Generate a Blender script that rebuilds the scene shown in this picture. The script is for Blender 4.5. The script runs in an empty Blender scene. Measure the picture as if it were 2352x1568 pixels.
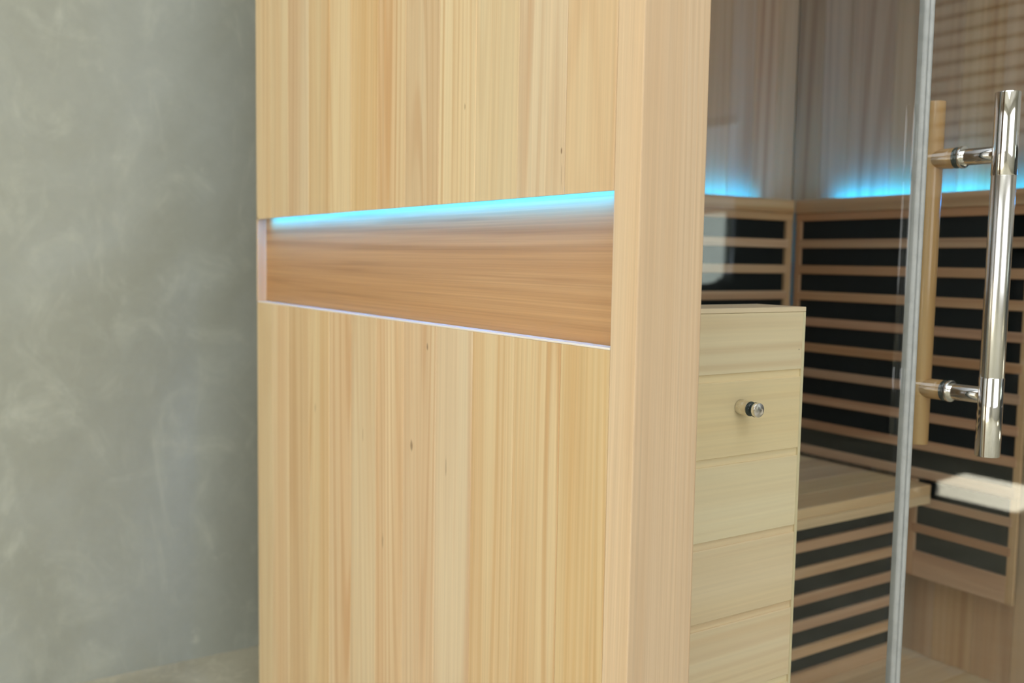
import bpy, bmesh, math, random
from mathutils import Vector, Matrix, Euler

random.seed(7)
C = bpy.context.scene.collection
scene = bpy.context.scene

# ------------------------------------------------------------------ camera
# world: x along the glass front, y into the cabin, z up, floor z = 0, front left cabin corner at x = y = 0
cam_data = bpy.data.cameras.new('camera')
cam_data.sensor_width = 36.0
cam_data.sensor_fit = 'HORIZONTAL'
cam_data.lens = 2209.966 / 2352.0 * 36.0
cam_data.clip_start = 0.02
cam_data.dof.use_dof = True
cam_data.dof.focus_distance = 1.06
cam_data.dof.aperture_fstop = 4.5
cam = bpy.data.objects.new('camera', cam_data)
C.objects.link(cam)
yaw, pitch, roll = .580775, .083804, .016878
Fv = Vector((math.sin(yaw) * math.cos(pitch), math.cos(yaw) * math.cos(pitch), -math.sin(pitch)))
Rv = Vector((math.cos(yaw), -math.sin(yaw), 0))
Uv = Rv.cross(Fv)
R2 = Rv * math.cos(roll) + Uv * math.sin(roll)
U2 = Uv * math.cos(roll) - Rv * math.sin(roll)
M = Matrix((R2, U2, -Fv)).transposed().to_4x4()
M.translation = Vector((-.599672, -.698651, .93))
cam.matrix_world = M
scene.camera = cam

# ------------------------------------------------------------------ colour management, world, lights
scene.view_settings.view_transform = 'Standard'
scene.view_settings.look = 'None'
scene.view_settings.gamma = 1
scene.view_settings.exposure = 0.0
scene.view_settings.use_curve_mapping = False
scene.cycles.max_bounces = 10
scene.cycles.transparent_max_bounces = 16
scene.cycles.glossy_bounces = 5
scene.cycles.caustics_reflective = False
scene.cycles.caustics_refractive = False
scene.cycles.sample_clamp_indirect = 4.0

world = bpy.data.worlds.new('daylight')
scene.world = world
world.use_nodes = True
wn = world.node_tree.nodes['Background']
wn.inputs['Color'].default_value = (.72, .86, 1.0, 1)
wn.inputs['Strength'].default_value = 1.1


def area(name, loc, direction, sx, sy, power, color):
    d = bpy.data.lights.new(name, 'AREA')
    d.shape = 'RECTANGLE'
    d.size = sx
    d.size_y = sy
    d.energy = power
    d.color = color
    o = bpy.data.objects.new(name, d)
    C.objects.link(o)
    o.location = loc
    o.rotation_euler = Vector(direction).to_track_quat('-Z', 'Y').to_euler()
    return o


area('left_window_daylight', (-3.93, -1.6, 1.75), (1, 0, -.05), 3.0, 2.1, 34, (1.0, .975, .92))
area('front_window_daylight', (-.4, -4.42, 1.7), (0, 1, -.05), 3.2, 2.1, 52, (1.0, .96, .95))
area('skylight_daylight', (-.9, -1.2, 3.12), (0, 0, -1), 2.6, 2.6, 44, (.93, .97, 1.0))

sun_d = bpy.data.lights.new('sun', 'SUN')
sun_d.energy = 45
sun_d.angle = .012
sun_d.color = (1, .97, .92)
sun = bpy.data.objects.new('sun', sun_d)
C.objects.link(sun)
sun.rotation_euler = Vector((-math.cos(.70), .12, -math.sin(.70))).to_track_quat('-Z', 'Y').to_euler()


# ------------------------------------------------------------------ helpers: objects
def lin(r, g, b):
    f = lambda c: (c / 255 / 12.92) if c / 255 <= .04045 else ((c / 255 + .055) / 1.055) ** 2.4
    return (f(r), f(g), f(b), 1)


def thing(name, label, cat, loc=(0, 0, 0), group=None):
    o = bpy.data.objects.new(name, None)
    C.objects.link(o)
    o.empty_display_size = .05
    o.location = loc
    o['label'] = label
    o['category'] = cat
    if group:
        o['group'] = group
    return o


def new_bm():
    bm = bmesh.new()
    bm.faces.layers.float.new('board')
    return bm


def origin_of(o):
    v = Vector((0, 0, 0))
    while o is not None:
        v += o.location
        o = o.parent
    return v


def obj(name, bm, mat, parent=None, base=None, smooth=False):
    """one mesh object; geometry is given in world coordinates"""
    org = origin_of(parent) if parent else Vector(base if base else (0, 0, 0))
    bmesh.ops.translate(bm, verts=bm.verts, vec=-org)
    bmesh.ops.recalc_face_normals(bm, faces=bm.faces)
    me = bpy.data.meshes.new(name)
    bm.to_mesh(me)
    bm.free()
    if smooth:
        for p in me.polygons:
            p.use_smooth = True
        me.set_sharp_from_angle(angle=math.radians(35))
    me.materials.append(mat)
    o = bpy.data.objects.new(name, me)
    C.objects.link(o)
    if parent:
        o.parent = parent
    else:
        o.location = org
    return o


def box(bm, x0, x1, y0, y1, z0, z1, bev=0.0, board=0.0, seg=1):
    r = bmesh.ops.create_cube(bm, size=1)
    vs = r['verts']
    before = set(bm.faces) - set(f for v in vs for f in v.link_faces)
    for v in vs:
        v.co = Vector(((x0 + x1) / 2 + v.co.x * (x1 - x0), (y0 + y1) / 2 + v.co.y * (y1 - y0), (z0 + z1) / 2 + v.co.z * (z1 - z0)))
    fs = set(f for v in vs for f in v.link_faces)
    if bev > 0:
        es = list(set(e for v in vs for e in v.link_edges))
        rr = bmesh.ops.bevel(bm, geom=es, offset=bev, segments=seg, profile=.6, affect='EDGES')
        fs = set(bm.faces) - before
    lay = bm.faces.layers.float.get('board')
    if lay:
        for f in fs:
            f[lay] = board
    return fs


def lathe(bm, prof, center, axis, n=48):
    """profile [(radius, distance along axis)] turned about axis through center"""
    ax = Vector(axis).normalized()
    t = Vector((0, 0, 1)) if abs(ax.z) < .9 else Vector((1, 0, 0))
    a = ax.cross(t).normalized()
    b = ax.cross(a).normalized()
    c = Vector(center)
    rings = []
    for r, d in prof:
        rings.append([bm.verts.new(c + ax * d + (a * math.cos(2 * math.pi * i / n) + b * math.sin(2 * math.pi * i / n)) * r) for i in range(n)])
    for k in range(len(rings) - 1):
        for i in range(n):
            bm.faces.new((rings[k][i], rings[k][(i + 1) % n], rings[k + 1][(i + 1) % n], rings[k + 1][i]))
    bm.faces.new(list(reversed(rings[0])))
    bm.faces.new(rings[-1])


def rod(bm, center, axis, r, d0, d1, bev=.0012, n=56):
    lathe(bm, [(r - bev, d0), (r - bev * .3, d0 + bev * .3), (r, d0 + bev), (r, d1 - bev), (r - bev * .3, d1 - bev * .3), (r - bev, d1)], center, axis, n)


def extrude_profile(bm, pts, z0, z1):
    lo = [bm.verts.new((x, y, z0)) for x, y in pts]
    hi = [bm.verts.new((x, y, z1)) for x, y in pts]
    n = len(pts)
    for i in range(n):
        bm.faces.new((lo[i], lo[(i + 1) % n], hi[(i + 1) % n], hi[i]))
    bm.faces.new(list(reversed(lo)))
    bm.faces.new(hi)


# ------------------------------------------------------------------ helpers: materials
class NT:
    def __init__(self, name):
        self.m = bpy.data.materials.new(name)
        self.m.use_nodes = True
        self.t = self.m.node_tree
        self.b = self.t.nodes['Principled BSDF']
        self.out = self.t.nodes['Material Output']

    def n(self, typ, **kw):
        x = self.t.nodes.new(typ)
        for k, v in kw.items():
            setattr(x, k, v)
        return x

    def l(self, a, b):
        self.t.links.new(a, b)

    def _in(self, sock, v):
        if hasattr(v, 'is_output') or isinstance(v, bpy.types.NodeSocket):
            self.l(v, sock)
        else:
            sock.default_value = v

    def math(self, op, a, b=None, c=None, clamp=False):
        x = self.n('ShaderNodeMath', operation=op)
        x.use_clamp = clamp
        self._in(x.inputs[0], a)
        if b is not None:
            self._in(x.inputs[1], b)
        if c is not None:
            self._in(x.inputs[2], c)
        return x.outputs[0]

    def vmath(self, op, a, b=None):
        x = self.n('ShaderNodeVectorMath', operation=op)
        self._in(x.inputs[0], a)
        if b is not None:
            self._in(x.inputs[1], b)
        return x.outputs['Value'] if op in ('LENGTH', 'DOT_PRODUCT') else x.outputs[0]

    def mix(self, f, a, b, blend='MIX'):
        x = self.n('ShaderNodeMix', data_type='RGBA', blend_type=blend)
        self._in(x.inputs['Factor'], f)
        self._in(x.inputs[6], a)
        self._in(x.inputs[7], b)
        return x.outputs[2]

    def ramp(self, v, lo, hi, a=0.0, b=1.0):
        x = self.n('ShaderNodeMapRange')
        x.interpolation_type = 'SMOOTHSTEP'
        self._in(x.inputs[0], v)
        x.inputs[1].default_value = lo
        x.inputs[2].default_value = hi
        x.inputs[3].default_value = a
        x.inputs[4].default_value = b
        return x.outputs[0]

    def noise(self, vec, scale, detail=3, rough=.55, dist=0.0):
        x = self.n('ShaderNodeTexNoise')
        self._in(x.inputs['Vector'], vec)
        x.inputs['Scale'].default_value = scale
        x.inputs['Detail'].default_value = detail
        x.inputs['Roughness'].default_value = rough
        x.inputs['Distortion'].default_value = dist
        return x.outputs['Fac']

    def bump(self, h, strength, dist):
        x = self.n('ShaderNodeBump')
        x.inputs['Strength'].default_value = strength
        x.inputs['Distance'].default_value = dist
        self.l(h, x.inputs['Height'])
        self.l(x.outputs['Normal'], self.b.inputs['Normal'])


def wood(name, light, mid, dark, grain='z', ring=34, streak=.5, vary=.6, rough=.55, fine=260, seed=0.0, knots=(), ringamt=.55, spec=.35, finecontrast=.35):
    """planed wood: grain runs along one object axis, each board (face attribute) has its own figure"""
    g = NT(name)
    tc = g.n('ShaderNodeTexCoord')
    at = g.n('ShaderNodeAttribute', attribute_type='GEOMETRY', attribute_name='board')
    bid = at.outputs['Fac']
    comb = g.n('ShaderNodeCombineXYZ')
    g._in(comb.inputs[0], g.math('MULTIPLY', bid, 3.71))
    g._in(comb.inputs[1], g.math('MULTIPLY', bid, 5.13))
    g._in(comb.inputs[2], g.math('MULTIPLY_ADD', bid, 2.37, seed))
    p = g.vmath('ADD', tc.outputs['Object'], comb.outputs[0])

    def sc(cross, along):
        v = [cross, cross, cross]
        v['xyz'.index(grain)] = along
        return g.vmath('MULTIPLY', p, tuple(v))
    big = g.noise(sc(6, .22), 1.0, 1, .4)
    rings = g.math('SINE', g.math('MULTIPLY', big, ring * 6.283))
    rings = g.ramp(rings, -.2, 1.0)
    fine1 = g.noise(sc(fine, 2.2), 1.0, 4, .6)
    fine2 = g.noise(sc(55, 1.3), 1.0, 3, .6)
    broad = g.noise(sc(16, .5), 1.0, 2, .5)
    patch = g.ramp(g.noise(sc(10, .35), 1.0, 1, .5), .45, .68)
    col = g.mix(g.ramp(broad, .32, .7), light, mid)
    col = g.mix(g.math('MULTIPLY', g.math('MULTIPLY', rings, g.math('MULTIPLY_ADD', patch, .75, .25)), ringamt), col, dark)
    col = g.mix(g.math('MULTIPLY', g.ramp(fine2, .5, .78), streak), col, dark)
    hs = g.n('ShaderNodeHueSaturation')
    wnz = g.n('ShaderNodeTexWhiteNoise', noise_dimensions='1D')
    g._in(wnz.inputs['W'], g.math('ADD', bid, seed + .37))
    g._in(hs.inputs['Value'], g.math('MULTIPLY_ADD', wnz.outputs['Value'], .14 * vary, 1 - .07 * vary))
    sep = g.n('ShaderNodeSeparateColor')
    g.l(wnz.outputs['Color'], sep.inputs[0])
    g._in(hs.inputs['Saturation'], g.math('MULTIPLY_ADD', sep.outputs[1], .3 * vary, 1 - .15 * vary))
    g._in(hs.inputs['Hue'], g.math('MULTIPLY_ADD', sep.outputs[2], .016 * vary, .5 - .008 * vary))
    g._in(hs.inputs['Color'], col)
    fv = g.math('MULTIPLY_ADD', g.math('SUBTRACT', fine1, .5), finecontrast, 1.0)
    fcol = g.n('ShaderNodeCombineColor')
    for i in range(3):
        g.l(fv, fcol.inputs[i])
    col = g.mix(1.0, hs.outputs[0], fcol.outputs[0], 'MULTIPLY')
    for (kx, ky, kz, rx, ry, rz, amt) in knots:
        d = g.vmath('SUBTRACT', tc.outputs['Object'], (kx, ky, kz))
        d = g.vmath('DIVIDE', d, (rx, ry, rz))
        wob = g.noise(g.vmath('MULTIPLY', tc.outputs['Object'], (300, 300, 90)), 1.0, 2)
        f = g.math('ADD', g.vmath('LENGTH', d), g.math('MULTIPLY_ADD', wob, .8, -.4))
        col = g.mix(g.math('MULTIPLY', g.ramp(f, 1.0, .25), amt), col, lin(96, 62, 34))
    g.l(col, g.b.inputs['Base Color'])
    g.b.inputs['Roughness'].default_value = rough
    g.b.inputs['Specular IOR Level'].default_value = spec
    g.bump(g.math('MULTIPLY_ADD', rings, .4, fine1), .12, .0006)
    return g.m


def plain(name, color, rough=.5, metal=0.0, spec=.5, **kw):
    g = NT(name)
    tc = g.n('ShaderNodeTexCoord')
    nz = g.noise(tc.outputs['Object'], 60, 3)
    c2 = tuple(c * .86 for c in color[:3]) + (1,)
    g.l(g.mix(g.ramp(nz, .35, .7), color, c2), g.b.inputs['Base Color'])
    g.b.inputs['Roughness'].default_value = rough
    g.b.inputs['Metallic'].default_value = metal
    g.b.inputs['Specular IOR Level'].default_value = spec
    return g.m


def glass_mat(name, tint):
    """thin clear pane: passes light straight through and mirrors by angle of incidence"""
    g = NT(name)
    geo = g.n('ShaderNodeNewGeometry')
    d = g.math('ABSOLUTE', g.vmath('DOT_PRODUCT', geo.outputs['Normal'], geo.outputs['Incoming']))
    fr = g.math('MULTIPLY_ADD', g.math('POWER', g.math('SUBTRACT', 1.0, d, clamp=True), 5.0), .95, .034)
    tr = g.n('ShaderNodeBsdfTransparent')
    tr.inputs[0].default_value = tint
    gl = g.n('ShaderNodeBsdfGlossy')
    gl.inputs['Roughness'].default_value = .0
    gl.inputs['Color'].default_value = (1, 1, 1, 1)
    mx = g.n('ShaderNodeMixShader')
    g.l(fr, mx.inputs[0])
    g.l(tr.outputs[0], mx.inputs[1])
    g.l(gl.outputs[0], mx.inputs[2])
    g.l(mx.outputs[0], g.out.inputs['Surface'])
    return g.m


def emit(name, color, strength):
    g = NT(name)
    e = g.n('ShaderNodeEmission')
    e.inputs[0].default_value = color
    e.inputs[1].default_value = strength
    g.l(e.outputs[0], g.out.inputs['Surface'])
    return g.m


def metal_mat(name, color, rough, brush_axis=None, radial=False):
    g = NT(name)
    g.b.inputs['Base Color'].default_value = color
    g.b.inputs['Metallic'].default_value = 1
    tc = g.n('ShaderNodeTexCoord')
    if radial:
        sep = g.n('ShaderNodeSeparateXYZ')
        g.l(tc.outputs['Object'], sep.inputs[0])
        rr = g.math('SQRT', g.math('ADD', g.math('MULTIPLY', sep.outputs[0], sep.outputs[0]), g.math('MULTIPLY', sep.outputs[2], sep.outputs[2])))
        cb = g.n('ShaderNodeCombineXYZ')
        g._in(cb.inputs[0], g.math('MULTIPLY', rr, 3500.0))
        nz = g.noise(cb.outputs[0], 1.0, 2)
        tg = g.n('ShaderNodeTangent', direction_type='RADIAL', axis='Y')
        g.l(tg.outputs[0], g.b.inputs['Tangent'])
        g.b.inputs['Anisotropic'].default_value = .85
        g._in(g.b.inputs['Roughness'], g.math('MULTIPLY_ADD', nz, .08, rough))
    else:
        s = (900, 900, 20) if brush_axis == 'z' else (60, 60, 60)
        nz = g.noise(g.vmath('MULTIPLY', tc.outputs['Object'], s), 1.0, 2)
        g._in(g.b.inputs['Roughness'], g.math('MULTIPLY_ADD', nz, rough * .5, rough * .75))
    return g.m


# ------------------------------------------------------------------ materials
L, Mi, Dk = lin(216, 194, 155), lin(208, 177, 134), lin(188, 142, 92)
ky = lambda y: y - .5502   # cabin local y of the side wall is world y minus the origin below
CAB = (.66, .55, 0)
side_knots = [  # x, y, z in cabin coordinates of world points, size, strength
    (-.66, .127 - .55, 1.045, .01, 0.0017, 0.0052, 0.76), (-.66, .126 - .55, 1.018, .01, 0.0010, 0.0176, 0.40),
    (-.66, .328 - .55, 1.115, .01, 0.0024, 0.0056, 0.40),
    (-.66, .418 - .55, .815, .01, 0.0024, 0.0072, 0.64), (-.66, .461 - .55, .676, .01, 0.0054, 0.0104, 0.64),
    (-.66, .365 - .55, .665, .01, 0.0024, 0.0176, 0.36), (-.66, .81 - .55, .68, .01, 0.0042, 0.0112, 0.32),
    (-.66, .62 - .55, .665, .01, 0.0024, 0.0144, 0.32), (-.66, .55 - .55, .52, .01, 0.0030, 0.0160, 0.40),
]
W_side = wood('planed_pine_side', L, Mi, Dk, 'z', ring=30, streak=.34, vary=.7, knots=side_knots, seed=.0, ringamt=.55)
W_post = wood('planed_pine_post', lin(214, 187, 153), lin(208, 176, 138), lin(192, 150, 106), 'z', ring=60, streak=.3, vary=.3, seed=3.3, ringamt=.2, fine=420, finecontrast=.4)
W_niche = wood('brown_veneer', lin(192, 149, 102), lin(182, 135, 86), lin(146, 100, 58), 'y', ring=22, streak=.75, vary=.2, seed=5.1, fine=420, finecontrast=.6, rough=.6)
W_box = wood('pale_pine_boards', lin(240, 220, 182), lin(235, 211, 168), lin(214, 178, 130), 'x', ring=20, streak=.22, vary=.7, seed=8.2, ringamt=.35, finecontrast=.22,
             knots=[(.3535 - .22, .102 - .14, .826, .0012, .01, .0012, .9)])
W_int = wood('cabin_lining', lin(206, 176, 140), lin(196, 160, 120), lin(158, 118, 82), 'z', ring=12, streak=.45, vary=.6, seed=11.0, fine=120)
W_slat_x = wood('slat_wood_x', lin(208, 176, 138), lin(198, 158, 116), lin(170, 124, 82), 'x', ring=14, streak=.4, vary=.9, seed=14.0, fine=160)
W_slat_y = wood('slat_wood_y', lin(200, 166, 132), lin(188, 148, 112), lin(150, 108, 76), 'y', ring=14, streak=.4, vary=.9, seed=17.0, fine=160)
W_slat_z = wood('slat_wood_z', lin(204, 172, 134), lin(190, 152, 112), lin(160, 116, 78), 'z', ring=14, streak=.4, vary=.6, seed=18.0, fine=160)
W_bench = wood('bench_wood', lin(222, 200, 160), lin(214, 186, 142), lin(186, 148, 104), 'x', ring=12, streak=.4, vary=.8, seed=20.0, fine=160)
W_sill = wood('pale_lit_sill', lin(236, 228, 218), lin(232, 222, 208), lin(214, 198, 176), 'y', ring=8, streak=.2, vary=0, seed=40.0)  # paler than the boards: end grain, plus light on the sill in the colour
W_grip = wood('varnished_grip_wood', lin(214, 178, 124), lin(206, 166, 110), lin(180, 130, 74), 'z', ring=6, streak=.3, vary=0, seed=23.0, rough=.2, spec=.6, finecontrast=.12)
M_black = plain('black_heater_panel', (.005, .0085, .0085, 1), .7, spec=.15)
M_steel = metal_mat('polished_steel', (.86, .85, .82, 1), .06)
M_satin = metal_mat('satin_steel', (.80, .79, .76, 1), .2, 'z')
M_cap = metal_mat('turned_steel_face', (.82, .78, .75, 1), .22, radial=True)
M_gasket = plain('dark_green_gasket', (.03, .05, .045, 1), .25)
M_washer = plain('clear_plastic_washer', (.75, .78, .78, 1), .15)
M_glass = glass_mat('clear_pane', (.982, .99, .985, 1))
M_seal = plain('grey_translucent_seal', (.42, .43, .41, 1), .45)
M_edge = plain('green_glass_edge', (.03, .06, .055, 1), .15)
M_led = emit('blue_led', (.0, .31, .95, 1), 100)
M_led2 = emit('blue_led_niche', (.0, .22, .80, 1), 108)
M_white = plain('white_paint', (.75, .75, .73, 1), .6)
M_grey = plain('grey_paint', (.45, .45, .43, 1), .6)
M_shut = plain('blind_slats', (.80, .78, .72, 1), .5)
M_rubber = plain('black_rubber', (.012, .013, .014, 1), .35)
M_frame = plain('dark_window_frame', (.05, .05, .05, 1), .5)


def concrete(name, a, b, c, s, seed, contrast=.5):
    g = NT(name)
    tc = g.n('ShaderNodeTexCoord')
    p = g.vmath('ADD', tc.outputs['Object'], (seed, seed * .7, seed * .3))
    p1 = g.vmath('MULTIPLY', p, (1.0, 1.0, .8))
    n1 = g.noise(p1, 1.5 * s, 5, .55, .6)
    n2 = g.noise(p, 6 * s, 5, .62, 1.2)
    n3 = g.noise(g.vmath('MULTIPLY', p, (1.0, 1.0, .35)), 9 * s, 4, .6, 2.2)
    n4 = g.noise(p, 38 * s, 4, .6)
    col = g.mix(g.ramp(n1, .36, .66), a, b)
    col = g.mix(g.math('MULTIPLY', g.ramp(n2, .48, .78), contrast), col, c)
    col = g.mix(g.math('MULTIPLY', g.ramp(n3, .54, .8), contrast * .9), col, c)
    vor = g.n('ShaderNodeTexVoronoi')
    g._in(vor.inputs['Vector'], p)
    vor.inputs['Scale'].default_value = 9 * s
    spots = g.math('MULTIPLY', g.ramp(vor.outputs['Distance'], .16, .02), g.ramp(n4, .5, .65))
    col = g.mix(g.math('MULTIPLY', spots, .6), col, c)
    v = g.math('MULTIPLY_ADD', g.math('SUBTRACT', n4, .5), .16, 1.0)
    cc = g.n('ShaderNodeCombineColor')
    for i in range(3):
        g.l(v, cc.inputs[i])
    col = g.mix(1.0, col, cc.outputs[0], 'MULTIPLY')
    g.l(col, g.b.inputs['Base Color'])
    g.b.inputs['Roughness'].default_value = .62
    g.bump(g.math('MULTIPLY_ADD', n2, .5, n4), .1, .002)
    return g.m


M_conc = concrete('troweled_concrete', lin(157, 160, 148), lin(170, 175, 168), lin(193, 197, 184), 1.05, 4.0, .52)
M_floor = concrete('stained_concrete_floor', lin(176, 170, 148), lin(198, 192, 170), lin(218, 212, 190), 2.6, 9.0, .8)
M_dark = plain('dark_yard_blocker', (.05, .052, .05, 1), .7)  # for the added yard, dark so its reflection stays dark
g_ = NT('two_tone_reflection_wall')  # dark below, light above, tones chosen for the unseen wall's reflection in the glass
_tc = g_.n('ShaderNodeTexCoord')
_sp = g_.n('ShaderNodeSeparateXYZ')
g_.l(_tc.outputs['Object'], _sp.inputs[0])
g_.l(g_.mix(g_.math('GREATER_THAN', _sp.outputs[2], 1.30), (.045, .047, .045, 1), (.62, .62, .62, 1)), g_.b.inputs['Base Color'])
g_.b.inputs['Roughness'].default_value = .7
M_two = g_.m
M_wall = concrete('plain_wall_plaster', lin(190, 188, 180), lin(200, 198, 190), lin(210, 208, 200), 1.0, 2.0, .3)


# ------------------------------------------------------------------ the room
def struct(name, bm, mat, parent=None, base=None):
    o = obj(name, bm, mat, parent, base)
    if parent is None:
        o['kind'] = 'structure'
    return o


bm = new_bm(); box(bm, -4.2, 4.2, -4.7, 1.7, -.12, 0); struct('floor', bm, M_floor)
bm = new_bm(); box(bm, -4.2, 4.2, 1.5, 1.7, 0, 3.2); struct('wall_back', bm, M_conc)


def wall_with_holes(name, axis, pos0, pos1, a0, a1, holes, mat):
    """wall slab from z 0 to 3.2 with rectangular openings (a0,a1,z0,z1)"""
    bm = new_bm()
    cuts = sorted(set([a0, a1] + [h[0] for h in holes] + [h[1] for h in holes]))
    for s, e in zip(cuts, cuts[1:]):
        mid = (s + e) / 2
        spans = [(0, 3.2)]
        for h in holes:
            if h[0] < mid < h[1]:
                ns = []
                for (z0, z1) in spans:
                    if h[2] > z0: ns.append((z0, h[2]))
                    if h[3] < z1: ns.append((h[3], z1))
                spans = ns
        for z0, z1 in spans:
            if axis == 'x':
                box(bm, pos0, pos1, s, e, z0, z1)
            else:
                box(bm, s, e, pos0, pos1, z0, z1)
    return struct(name, bm, mat)


wall_with_holes('wall_left', 'x', -4.2, -4.0, -4.7, 1.7, [(-3.2, 0.0, .65, 2.85)], M_wall)
wall_with_holes('wall_right', 'x', 4.0, 4.2, -4.7, 1.7, [(-2.24, -.8, 1.495, 2.93), (-1.76, -1.22, .42, 1.0), (-4.25, -3.57, .82, 1.9)], M_two)  # second opening is added to shape the sun patch
wall_with_holes('wall_front', 'y', -4.7, -4.5, -4.0, 4.0, [(-2.1, 1.3, .6, 2.8)], M_wall)
bm = new_bm()
box(bm, -4.2, -2.3, -4.7, 1.7, 3.2, 3.35)
box(bm, .5, 4.2, -4.7, 1.7, 3.2, 3.35)
box(bm, -2.3, .5, -4.7, -2.6, 3.2, 3.35)
box(bm, -2.3, .5, .2, 1.7, 3.2, 3.35)
struct('ceiling', bm, M_wall)


def window(name, axis, pos, a0, a1, z0, z1, nm, nz=1):
    bm = new_bm()
    t = .05
    def bx(s, e, lo, hi):
        if axis == 'x':
            box(bm, pos - .03, pos + .03, s, e, lo, hi)
        else:
            box(bm, s, e, pos - .03, pos + .03, lo, hi)
    bx(a0, a1, z0, z0 + t); bx(a0, a1, z1 - t, z1); bx(a0, a0 + t, z0 + t, z1 - t); bx(a1 - t, a1, z0 + t, z1 - t)
    for i in range(1, nm):
        a = a0 + (a1 - a0) * i / nm
        bx(a - .02, a + .02, z0 + t, z1 - t)
    f = struct(name, bm, M_frame)
    bm = new_bm()
    if axis == 'x':
        box(bm, pos - .004, pos + .004, a0 + t, a1 - t, z0 + t, z1 - t)
    else:
        box(bm, a0 + t, a1 - t, pos - .004, pos + .004, z0 + t, z1 - t)
    obj('window_pane', bm, M_glass, f)
    return f


window('window_1', 'x', -4.1, -3.2, 0.0, .65, 2.85, 3)
window('window_2', 'y', -4.6, -2.1, 1.3, .6, 2.8, 3)
window('sun_patch_window', 'x', 4.1, -1.76, -1.22, .42, 1.0, 1)  # added low window, sized and placed to shape the sun patch on the floor
window('window_3', 'x', 4.1, -4.25, -3.57, .82, 1.9, 1)

# added dark ground and wall outside, keeping the sky out of the glass reflection
bm = new_bm(); box(bm, 4.2, 9, -6, 3, -.15, -.005); struct('ground', bm, M_dark)
bm = new_bm(); box(bm, 7.2, 7.35, -6, 3, -.005, 2.3); struct('yard_sky_blocker', bm, M_dark)

# ------------------------------------------------------------------ roller shutter half raised in the right hand opening (mirrored in the glass)
sh = thing('roller_shutter', 'pale slatted roller shutter, mirrored in the door glass beside the top of the handle', 'shutter', (3.95, -2.05, 1.5))
bm = new_bm()
z = 1.52
k = 0
while z < 2.95:
    ys0, ys1 = -2.22, -.82
    pts = [(3.955, z), (3.955, z + .050), (3.985, z + .052), (3.985, z)]
    vs = []
    for yy in (ys0, ys1):
        vs.append([bm.verts.new((x, yy, zz)) for x, zz in pts])
    for i in range(4):
        bm.faces.new((vs[0][i], vs[0][(i + 1) % 4], vs[1][(i + 1) % 4], vs[1][i]))
    bm.faces.new(vs[0]); bm.faces.new(list(reversed(vs[1])))
    z += .076
obj('slat_curtain', bm, M_shut, sh)
bm = new_bm(); box(bm, 3.986, 3.992, -2.22, -.82, 1.52, 2.97); obj('backing', bm, M_frame, sh)
bm = new_bm(); box(bm, 3.95, 3.99, -2.22, -.82, 1.48, 1.52, .004); obj('bottom_rail', bm, M_grey, sh)
for yy in (-2.236, -.805):
    bm = new_bm(); box(bm, 3.94, 3.998, yy - .012, yy + .012, 1.44, 2.98); obj('guide_rail', bm, M_grey, sh)

# ------------------------------------------------------------------ sunlit cloth added for the bright reflection at the left of the glass front
g_ = NT('reflection_curtain_cloth')
_tr = g_.n('ShaderNodeBsdfTranslucent'); _tr.inputs[0].default_value = (.62, .72, .70, 1)
_df = g_.n('ShaderNodeBsdfDiffuse'); _df.inputs[0].default_value = (.7, .74, .72, 1)
_mx = g_.n('ShaderNodeMixShader'); _mx.inputs[0].default_value = .5
g_.l(_tr.outputs[0], _mx.inputs[1]); g_.l(_df.outputs[0], _mx.inputs[2]); g_.l(_mx.outputs[0], g_.out.inputs['Surface'])
cu = thing('reflection_curtain', 'short white pleated cloth, added for its bright reflection in the glass beside the corner post', 'reflection_curtain', (3.975, -3.9, .8))
bm = new_bm()
n = 90
top, bot = [], []
for i in range(n + 1):
    y = -4.30 + .76 * i / n
    xx = 3.965 + .012 * math.sin(i * .9)
    e = max(0.0, (y - (-3.54 - .24)) / .24)
    zb = .80 + .24 * (1 - math.sqrt(max(0.0, 1 - e * e)))
    top.append(bm.verts.new((xx, y, 1.27))); bot.append(bm.verts.new((xx, y, zb)))
for i in range(n):
    bm.faces.new((bot[i], bot[i + 1], top[i + 1], top[i]))
obj('cloth', bm, g_.m, cu, smooth=True)
bm = new_bm(); rod(bm, (3.965, 0, 1.272), (0, 1, 0), .008, -4.32, -3.52); obj('curtain_rod', bm, M_grey, cu)

# ------------------------------------------------------------------ sauna cabin
cab = thing('sauna_cabin', 'light pine infrared sauna cabin with a blue lit niche, standing before the concrete wall', 'sauna', CAB)
H = 1.95
seams = [.0393, .1211, .2109, .3029, .3941, .487, .5749, .6653, .752, .8386, .9354, 1.025, 1.1052]
ZT, ZB = .9998, .8449
XN = .0170
def side_board(bm, a, b, prof, bd):
    """one upright board: profile [(x, z)] extruded along y, its two front arrises eased"""
    before = set(bm.faces)
    lo = [bm.verts.new((x, a, z)) for x, z in prof]
    hi = [bm.verts.new((x, b, z)) for x, z in prof]
    n = len(prof)
    for i in range(n):
        bm.faces.new((lo[i], lo[(i + 1) % n], hi[(i + 1) % n], hi[i]))
    bm.faces.new(list(reversed(lo)))
    bm.faces.new(hi)
    es = [e for vv in (lo, hi) for e in vv[0].link_edges if e.other_vert(vv[0]) is vv[-1]]
    bmesh.ops.bevel(bm, geom=es, offset=.0010, segments=1, profile=.5, affect='EDGES')
    lay = bm.faces.layers.float['board']
    for f in set(bm.faces) - before:
        f[lay] = bd


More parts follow.
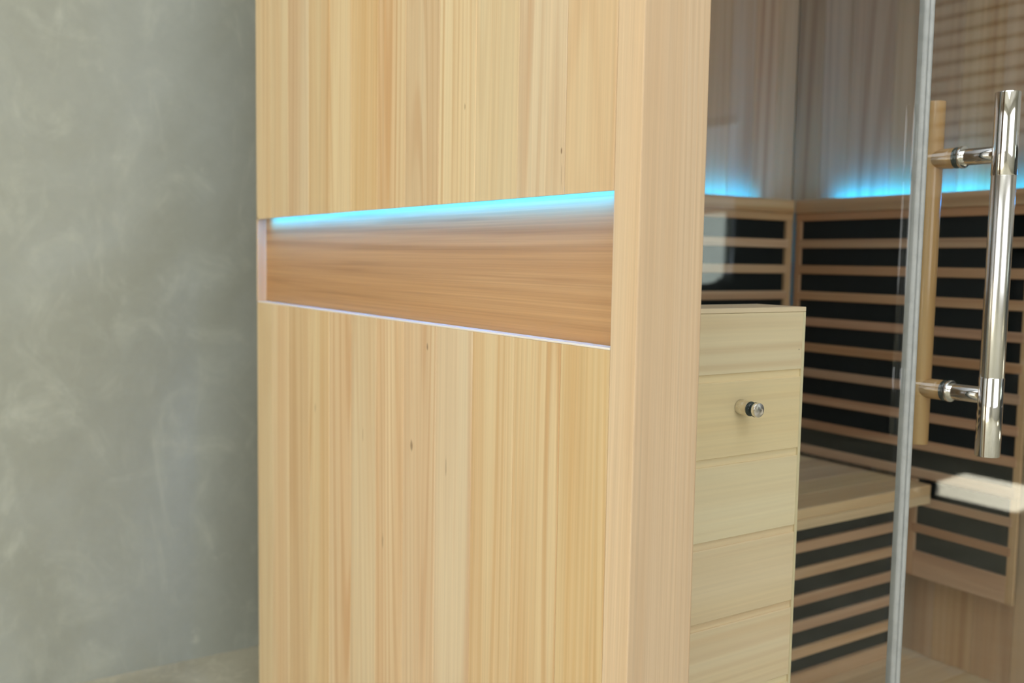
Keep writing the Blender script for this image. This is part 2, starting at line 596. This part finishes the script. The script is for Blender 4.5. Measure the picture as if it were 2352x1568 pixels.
for nm, up in (('upper_side_boards', True), ('lower_side_boards', False)):
    bm = new_bm()
    for i in range(len(seams) - 1):
        a, b = seams[i] + .0003, seams[i + 1] - .0003
        if up:
            prof = [(0, ZT), (.0025, ZT), (.0025, ZT + .0065), (XN, ZT + .0065), (XN, H), (0, H)]
        else:
            prof = [(0, .03), (XN, .03), (XN, ZB - .0016), (0, ZB - .0016)]
        side_board(bm, a, b, prof, i + (0 if up else 20) + .5)
    obj(nm, bm, W_side, cab)
# core wall behind the boards, niche back
bm = new_bm(); box(bm, XN, .024, .0393, 1.105, ZB - .02, ZT + .02, 0, 1); obj('niche_back_panel', bm, W_niche, cab)['label'] = 'brown horizontal grained niche back, blue lit at its top'
bm = new_bm(); box(bm, 0, XN, 1.0994, 1.1052, ZB, ZT + .006, 0, 3); obj('niche_end_strip', bm, W_post, cab)
bm = new_bm(); box(bm, .0002, XN, .0395, 1.0992, ZB - .0015, ZB + .0007, .0003, 2); obj('niche_sill', bm, W_sill, cab)['label'] = 'sill edge, its lit paleness put into the colour'
bm = new_bm(); box(bm, .0028, .0060, .0475, 1.066, ZT + .0035, ZT + .0056); obj('niche_led_strip', bm, M_led2, cab)['label'] = 'blue light strip'
bm = new_bm()
box(bm, XN + .0001, .024, .0393, 1.105, .03, ZB - .021, 0, 2)
box(bm, XN + .0001, .024, .0393, 1.105, ZT + .021, H, 0, 2)
obj('side_wall_core', bm, W_int, cab)
# corner post
bm = new_bm(); box(bm, 0, .0842, 0, .0390, 0.0, H, .0016, 4, 2); obj('corner_post', bm, W_post, cab)
bm = new_bm(); box(bm, .030, .0842, .0392, .060, 0.0, H, 0, 5); obj('glazing_batten', bm, W_post, cab)
# lining of left wall
bm = new_bm()
y = .062
i = 0
while y < .945:
    y1 = min(y + .09, .9495)
    box(bm, .0245, .040, y + .0003, y1 - .0003, .072, H, .0008, i + 60)
    y = y1; i += 1
obj('left_lining', bm, W_int, cab)
# back wall lining
bm = new_bm()
x = .0405
i = 0
for x1 in [.12, .2, .28, .36, .44, .52, .60, .68, .76, .84, .92, 1.0, 1.083, 1.163, 1.243, 1.3118]:
    box(bm, x + .0004, x1 - .0004, .950, .965, .072, H, .0012, i + 80)
    x = x1; i += 1
obj('back_lining', bm, W_int, cab)
bm = new_bm(); box(bm, .0245, 1.312, 1.085, 1.105, .03, H, 0, 7); obj('back_board', bm, W_int, cab)
# right wall lining
bm = new_bm()
ed = [.062, .155, .245, .333, .42, .51, .60, .674, .79, .87, .9495]
for i in range(len(ed) - 1):
    box(bm, 1.312, 1.322, ed[i] + .0004, ed[i + 1] - .0004, .072, H, .0012, i + 100)
obj('right_lining', bm, W_int, cab)
bm = new_bm(); box(bm, 1.3225, 1.345, .0, 1.105, .0, H, .001, 8); obj('right_side_wall', bm, W_side, cab)
bm = new_bm(); box(bm, 1.225, 1.322, 0, .039, 0, H, .0016, 6, 2); obj('corner_post', bm, W_post, cab)
# front rails, floor, roof
bm = new_bm(); box(bm, .0845, 1.2245, .0005, .0385, 1.86, H, .0016, 9); obj('front_header', bm, W_bench, cab)
bm = new_bm()
for i in range(9):
    box(bm, .0248, 1.322, .100 + i * .1093, .100 + (i + 1) * .1093 - .0006, .045, .072, .0008, i + 120)
obj('floor_boards', bm, W_bench, cab)
bm = new_bm(); box(bm, .0845, 1.2245, .0005, .099, 0.0, .0700, .0012, 33); obj('threshold', bm, W_bench, cab)
bm = new_bm(); box(bm, .0248, 1.322, .101, 1.084, 0, .044); obj('base_frame', bm, W_int, cab)
bm = new_bm(); box(bm, 0, 1.335, 0, 1.105, H + .0002, H + .03, .002, 10); obj('roof_panel', bm, W_int, cab)
# ledge light strips, in the gap behind the heater ledges
bm = new_bm(); box(bm, .10, 1.180,   .9186, .9220, 1.0815, 1.0850); obj('ledge_led_strip', bm, M_led, cab)
bm = new_bm(); box(bm, 1.2845, 1.2880, .14, .815, 1.0815, 1.0850); obj('ledge_led_strip', bm, M_led, cab)

# ------------------------------------------------------------------ infrared heater panels
SL = [.9923, .9307, .8683, .8058, .7443, .6830, .6199, .5581]


def heater(name, label, axis, front, a0, a1, z0, z1, slats, sw, thick, stile0, stile1, top, bottom, ledge=False):
    """axis 'y': panel faces -y, runs along x; axis 'x': faces -x, runs along y"""
    wl, wz = (W_slat_x if axis == 'y' else W_slat_y), W_slat_z
    base = ((a0 + a1) / 2, front, z0) if axis == 'y' else (front, (a0 + a1) / 2, z0)
    t = thing(name, label, 'heater', base, 'infrared heater panels lining the cabin')

    def bx(bm, s, e, d0, d1, lo, hi, bev=.001, bd=0):
        if axis == 'y':
            box(bm, s, e, front + d0, front + d1, lo, hi, bev, bd)
        else:
            box(bm, front + d0, front + d1, s, e, lo, hi, bev, bd)
    bm = new_bm(); bx(bm, a0 + .004, a1 - .004, thick * .62, thick, z0 + .004, z1 - .004, 0); obj('heating_element', bm, M_black, t)
    for s, e in ((a0, a0 + stile0), (a1 - stile1, a1)):
        bm = new_bm(); bx(bm, s, e, .0006, thick * .6, z0, z1 - top, .001, s * 7); obj('frame_stile', bm, wz, t)
    if top:
        bm = new_bm(); bx(bm, a0, a1, 0, thick * .6, z1 - top, z1 if not ledge else z1 - .033, .001, 3); obj('top_rail', bm, wl, t)
    if ledge:
        bm = new_bm(); bx(bm, a0 - .0, a1, -.003, thick, z1 - .0328, z1, .0015, 5); obj('ledge_board', bm, wl, t)
    if bottom:
        bm = new_bm(); bx(bm, a0 + stile0, a1 - stile1, 0, thick * .6, z0, z0 + bottom, .001, 9); obj('bottom_rail', bm, wl, t)
    for i, s in enumerate(slats):
        bm = new_bm(); bx(bm, a0 + stile0 * .6, a1 - stile1 * .6, -.0008, thick * .45, s - sw, s, .0012, i + 13.3); obj('slat', bm, wl, t)
    return t


heater('heater_panel', 'slatted black infrared heater on the back wall, left of the inner corner', 'y', .9, .06, 1.2625, .474, 1.0879, SL + [.497], .0205, .018, .02, .0205, .051, 0, True)
heater('heater_panel', 'tall slatted black infrared heater on the right wall, above the bench', 'x', 1.268, .313, .8975, .474, 1.0879, SL + [.497], .0205, .014, .015, .0165, .051, 0, True)
heater('heater_panel', 'dark slatted infrared heater beneath the bench seat', 'y', .56, .045, 1.264, .0725, .4275, [.377, .3225, .2665, .2125, .156], .0215, .018, .03, .022, 0.0, .030)
heater('heater_panel', 'low slatted infrared heater on the right wall, beyond the bench end', 'x', 1.268, .313, .5555, .2592, .4735, [.4354, .3750], .0185, .014, .017, .019, 0.0, .0556)

# ------------------------------------------------------------------ bench
bn = thing('bench', 'pale wooden sauna bench seat running along the back heater', 'bench', (.65, .7, .43))
for i, (a, b) in enumerate([(.4976, .5735), (.5745, .652), (.653, .73), (.731, .808), (.809, .885)]):
    bm = new_bm(); box(bm, .042, 1.2615, a, b, .4475, .469, .0015, i * 1.7); obj('seat_board', bm, W_bench, bn)
bm = new_bm(); box(bm, .042, 1.2615, .4976, .518, .428, .4472, .001, 2.2); obj('front_rail', bm, W_bench, bn)
for xx in (.1, .5, .9, 1.22):
    bm = new_bm(); box(bm, xx, xx + .03, .519, .88, .4285, .4472); obj('bearer', bm, W_bench, bn)

# ------------------------------------------------------------------ boarded box behind the left pane
bxo = thing('wooden_cabinet', 'pale boarded wooden box behind the glass, right of the corner post', 'cabinet', (.22, .14, 0))
XC, Y0, Y1, ZTOP = .3637, .1025, .1825, .8789
grooves = [.8014, .7018, .6029, .5048, .407, .309, .211, .113]
tops = [.8729] + grooves
bots = grooves + [.0725]
for i in range(len(tops)):
    bm = new_bm()
    zt, zb = tops[i], bots[i]
    if i == 0:
        box(bm, .0605, XC - .0045, Y0, Y0 + .012, zb, zt - .0003, .0005, 40)
    else:
        # rabbet along the top edge of every board below the first
        box(bm, .0605, XC - .0045, Y0 + .0028, Y0 + .012, zt - .0095, zt - .0002, .0, 40 + i)
        box(bm, .0605, XC - .0045, Y0, Y0 + .012, zb, zt - .0093, .0007, 40 + i)
    obj('front_board', bm, W_box, bxo)
bm = new_bm(); box(bm, XC - .0043, XC, Y0 - .0002, Y1, .0725, ZTOP - .0062, .0005, 50); obj('side_board', bm, W_slat_z if False else wood('pale_pine_edge', lin(228, 216, 178), lin(223, 206, 164), lin(204, 178, 130), 'z', ring=8, streak=.2, vary=.2, seed=30, ringamt=.2, finecontrast=.15), bxo)
bm = new_bm(); box(bm, .0605, XC, Y0 - .0003, Y1, ZTOP - .0060, ZTOP, .0006, 51); obj('top_board', bm, W_box, bxo)
bm = new_bm(); box(bm, .0605, XC - .0045, Y1 - .012, Y1 - .0002, .0725, ZTOP - .0062, 0, 52); obj('back_board', bm, W_box, bxo)

# ------------------------------------------------------------------ glass front
GY0, GY1 = .0785, .0845
gp = thing('front_glazing', 'fixed clear glass pane between the corner post and the door edge', 'glass', (.31, .0815, .0705))
bm = new_bm()
box(bm, .0605, .5385, GY0, GY1, .0708, 1.93)
obj('pane', bm, M_glass, gp)
# vertical seal: two rounded ribs
pts = []
x0, x1 = .5388, .5572
def arc(cx, cy, r, a0, a1, n):
    return [(cx + r * math.cos(math.radians(a0 + (a1 - a0) * i / n)), cy + r * math.sin(math.radians(a0 + (a1 - a0) * i / n))) for i in range(n + 1)]
pts += [(x0, .0860), (x0, .0790)]
pts += arc(.5432, .0785, .0040, 190, 350, 9)
pts += arc(.5524, .0782, .0046, 190, 350, 9)
pts += [(x1, .0790), (x1, .0860)]
bm = new_bm(); extrude_profile(bm, pts, .0708, 1.93); obj('edge_seal', bm, M_seal, gp, smooth=True)['label'] = 'grey translucent door seal strip'

dr = thing('hinged_glass_leaf', 'frameless glass sauna door with a long vertical bar handle', 'door', (.89, .0815, .0705))
bm = new_bm(); box(bm, .5612, 1.2236, GY0, GY1, .0735, 1.855); obj('pane', bm, M_glass, dr)
bm = new_bm(); box(bm, .5576, .5609, GY0 - .0006, GY1 + .0006, .0735, 1.855, .0006); obj('pane_edge', bm, M_edge, dr)['label'] = 'dark green glass edge'
HX = .6385
YO, YI = .0180, .1235
bm = new_bm(); rod(bm, (HX, YO, 0), (0, 0, 1), .0153, .7855, 1.0519, .0004); hd = obj('handle', bm, M_satin, dr, smooth=True)
hd['label'] = 'satin steel bar with polished ends'
bm = new_bm(); rod(bm, (HX, YO, 0), (0, 0, 1), .0158, .6785, .7862, .0018); obj('grip_end', bm, M_steel, hd, smooth=True)
bm = new_bm(); rod(bm, (HX, YO, 0), (0, 0, 1), .0158, 1.0512, 1.160, .0018); obj('grip_end', bm, M_steel, hd, smooth=True)
bm = new_bm(); rod(bm, (HX, YI, 0), (0, 0, 1), .0150, .6785, 1.1605, .0012); obj('inner_grip', bm, W_grip, hd, smooth=True)['label'] = 'smooth light wooden inner bar'
for zz in (1.0803, .7597):
    bm = new_bm(); rod(bm, (HX, 0, zz), (0, 1, 0), .0112, YO + .010, GY0 - .0045, .0006); obj('standoff', bm, M_steel, hd, smooth=True)['label'] = 'polished steel standoff outside the glass'
    bm = new_bm(); rod(bm, (HX, 0, zz), (0, 1, 0), .0140, GY1 + .0018, YI - .008, .0008); obj('standoff', bm, W_grip, hd, smooth=True)['label'] = 'wooden standoff inside the glass'
    bm = new_bm(); rod(bm, (HX, 0, zz), (0, 1, 0), .0150, GY0 - .0044, GY0 - .0001, .0008); obj('washer', bm, M_steel, hd, smooth=True)
    bm = new_bm(); rod(bm, (HX, 0, zz), (0, 1, 0), .0144, GY1 + .0001, GY1 + .0017, .0004); obj('washer', bm, M_gasket, hd, smooth=True)['label'] = 'dark rubber washer'

# ------------------------------------------------------------------ standoff that clamps the pane to the boarded box
KX, KZ = .2527, .7608
so = thing('glass_standoff', 'small round steel knob clamping the glass to the boarded box', 'knob', (KX, .0722, KZ))
bm = new_bm(); rod(bm, (KX, 0, KZ), (0, 1, 0), .0090, GY1 + .0012, Y0 - .0001, .0007); obj('barrel', bm, metal_mat('satin_barrel', (.80, .76, .68, 1), .28), so, smooth=True)
bm = new_bm(); rod(bm, (KX, 0, KZ), (0, 1, 0), .0088, GY1 + .0001, GY1 + .0011, .0002); rod(bm, (KX, 0, KZ), (0, 1, 0), .0088, GY0 - .0011, GY0 - .0001, .0002)
obj('gasket', bm, M_gasket, so, smooth=True)
bm = new_bm(); rod(bm, (KX, 0, KZ), (0, 1, 0), .0086, GY0 - .0062, GY0 - .0012, .0006); c = obj('cap_rim', bm, M_steel, so, smooth=True)
bm = new_bm(); rod(bm, (KX, 0, KZ), (0, 1, 0), .0082, GY0 - .0065, GY0 - .0060, .0001); obj('cap_face', bm, M_cap, so, smooth=True)['label'] = 'turned steel face'

# ------------------------------------------------------------------ small ball on the floor, mirrored in the door
bm = new_bm(); bmesh.ops.create_icosphere(bm, subdivisions=4, radius=.04, matrix=Matrix.Translation((2.93, -1.42, .04)))
b = obj('rubber_ball', bm, M_rubber, None, (2.93, -1.42, 0), smooth=True)
b['label'] = 'small black ball on the floor, mirrored low in the glass door'
b['category'] = 'ball'
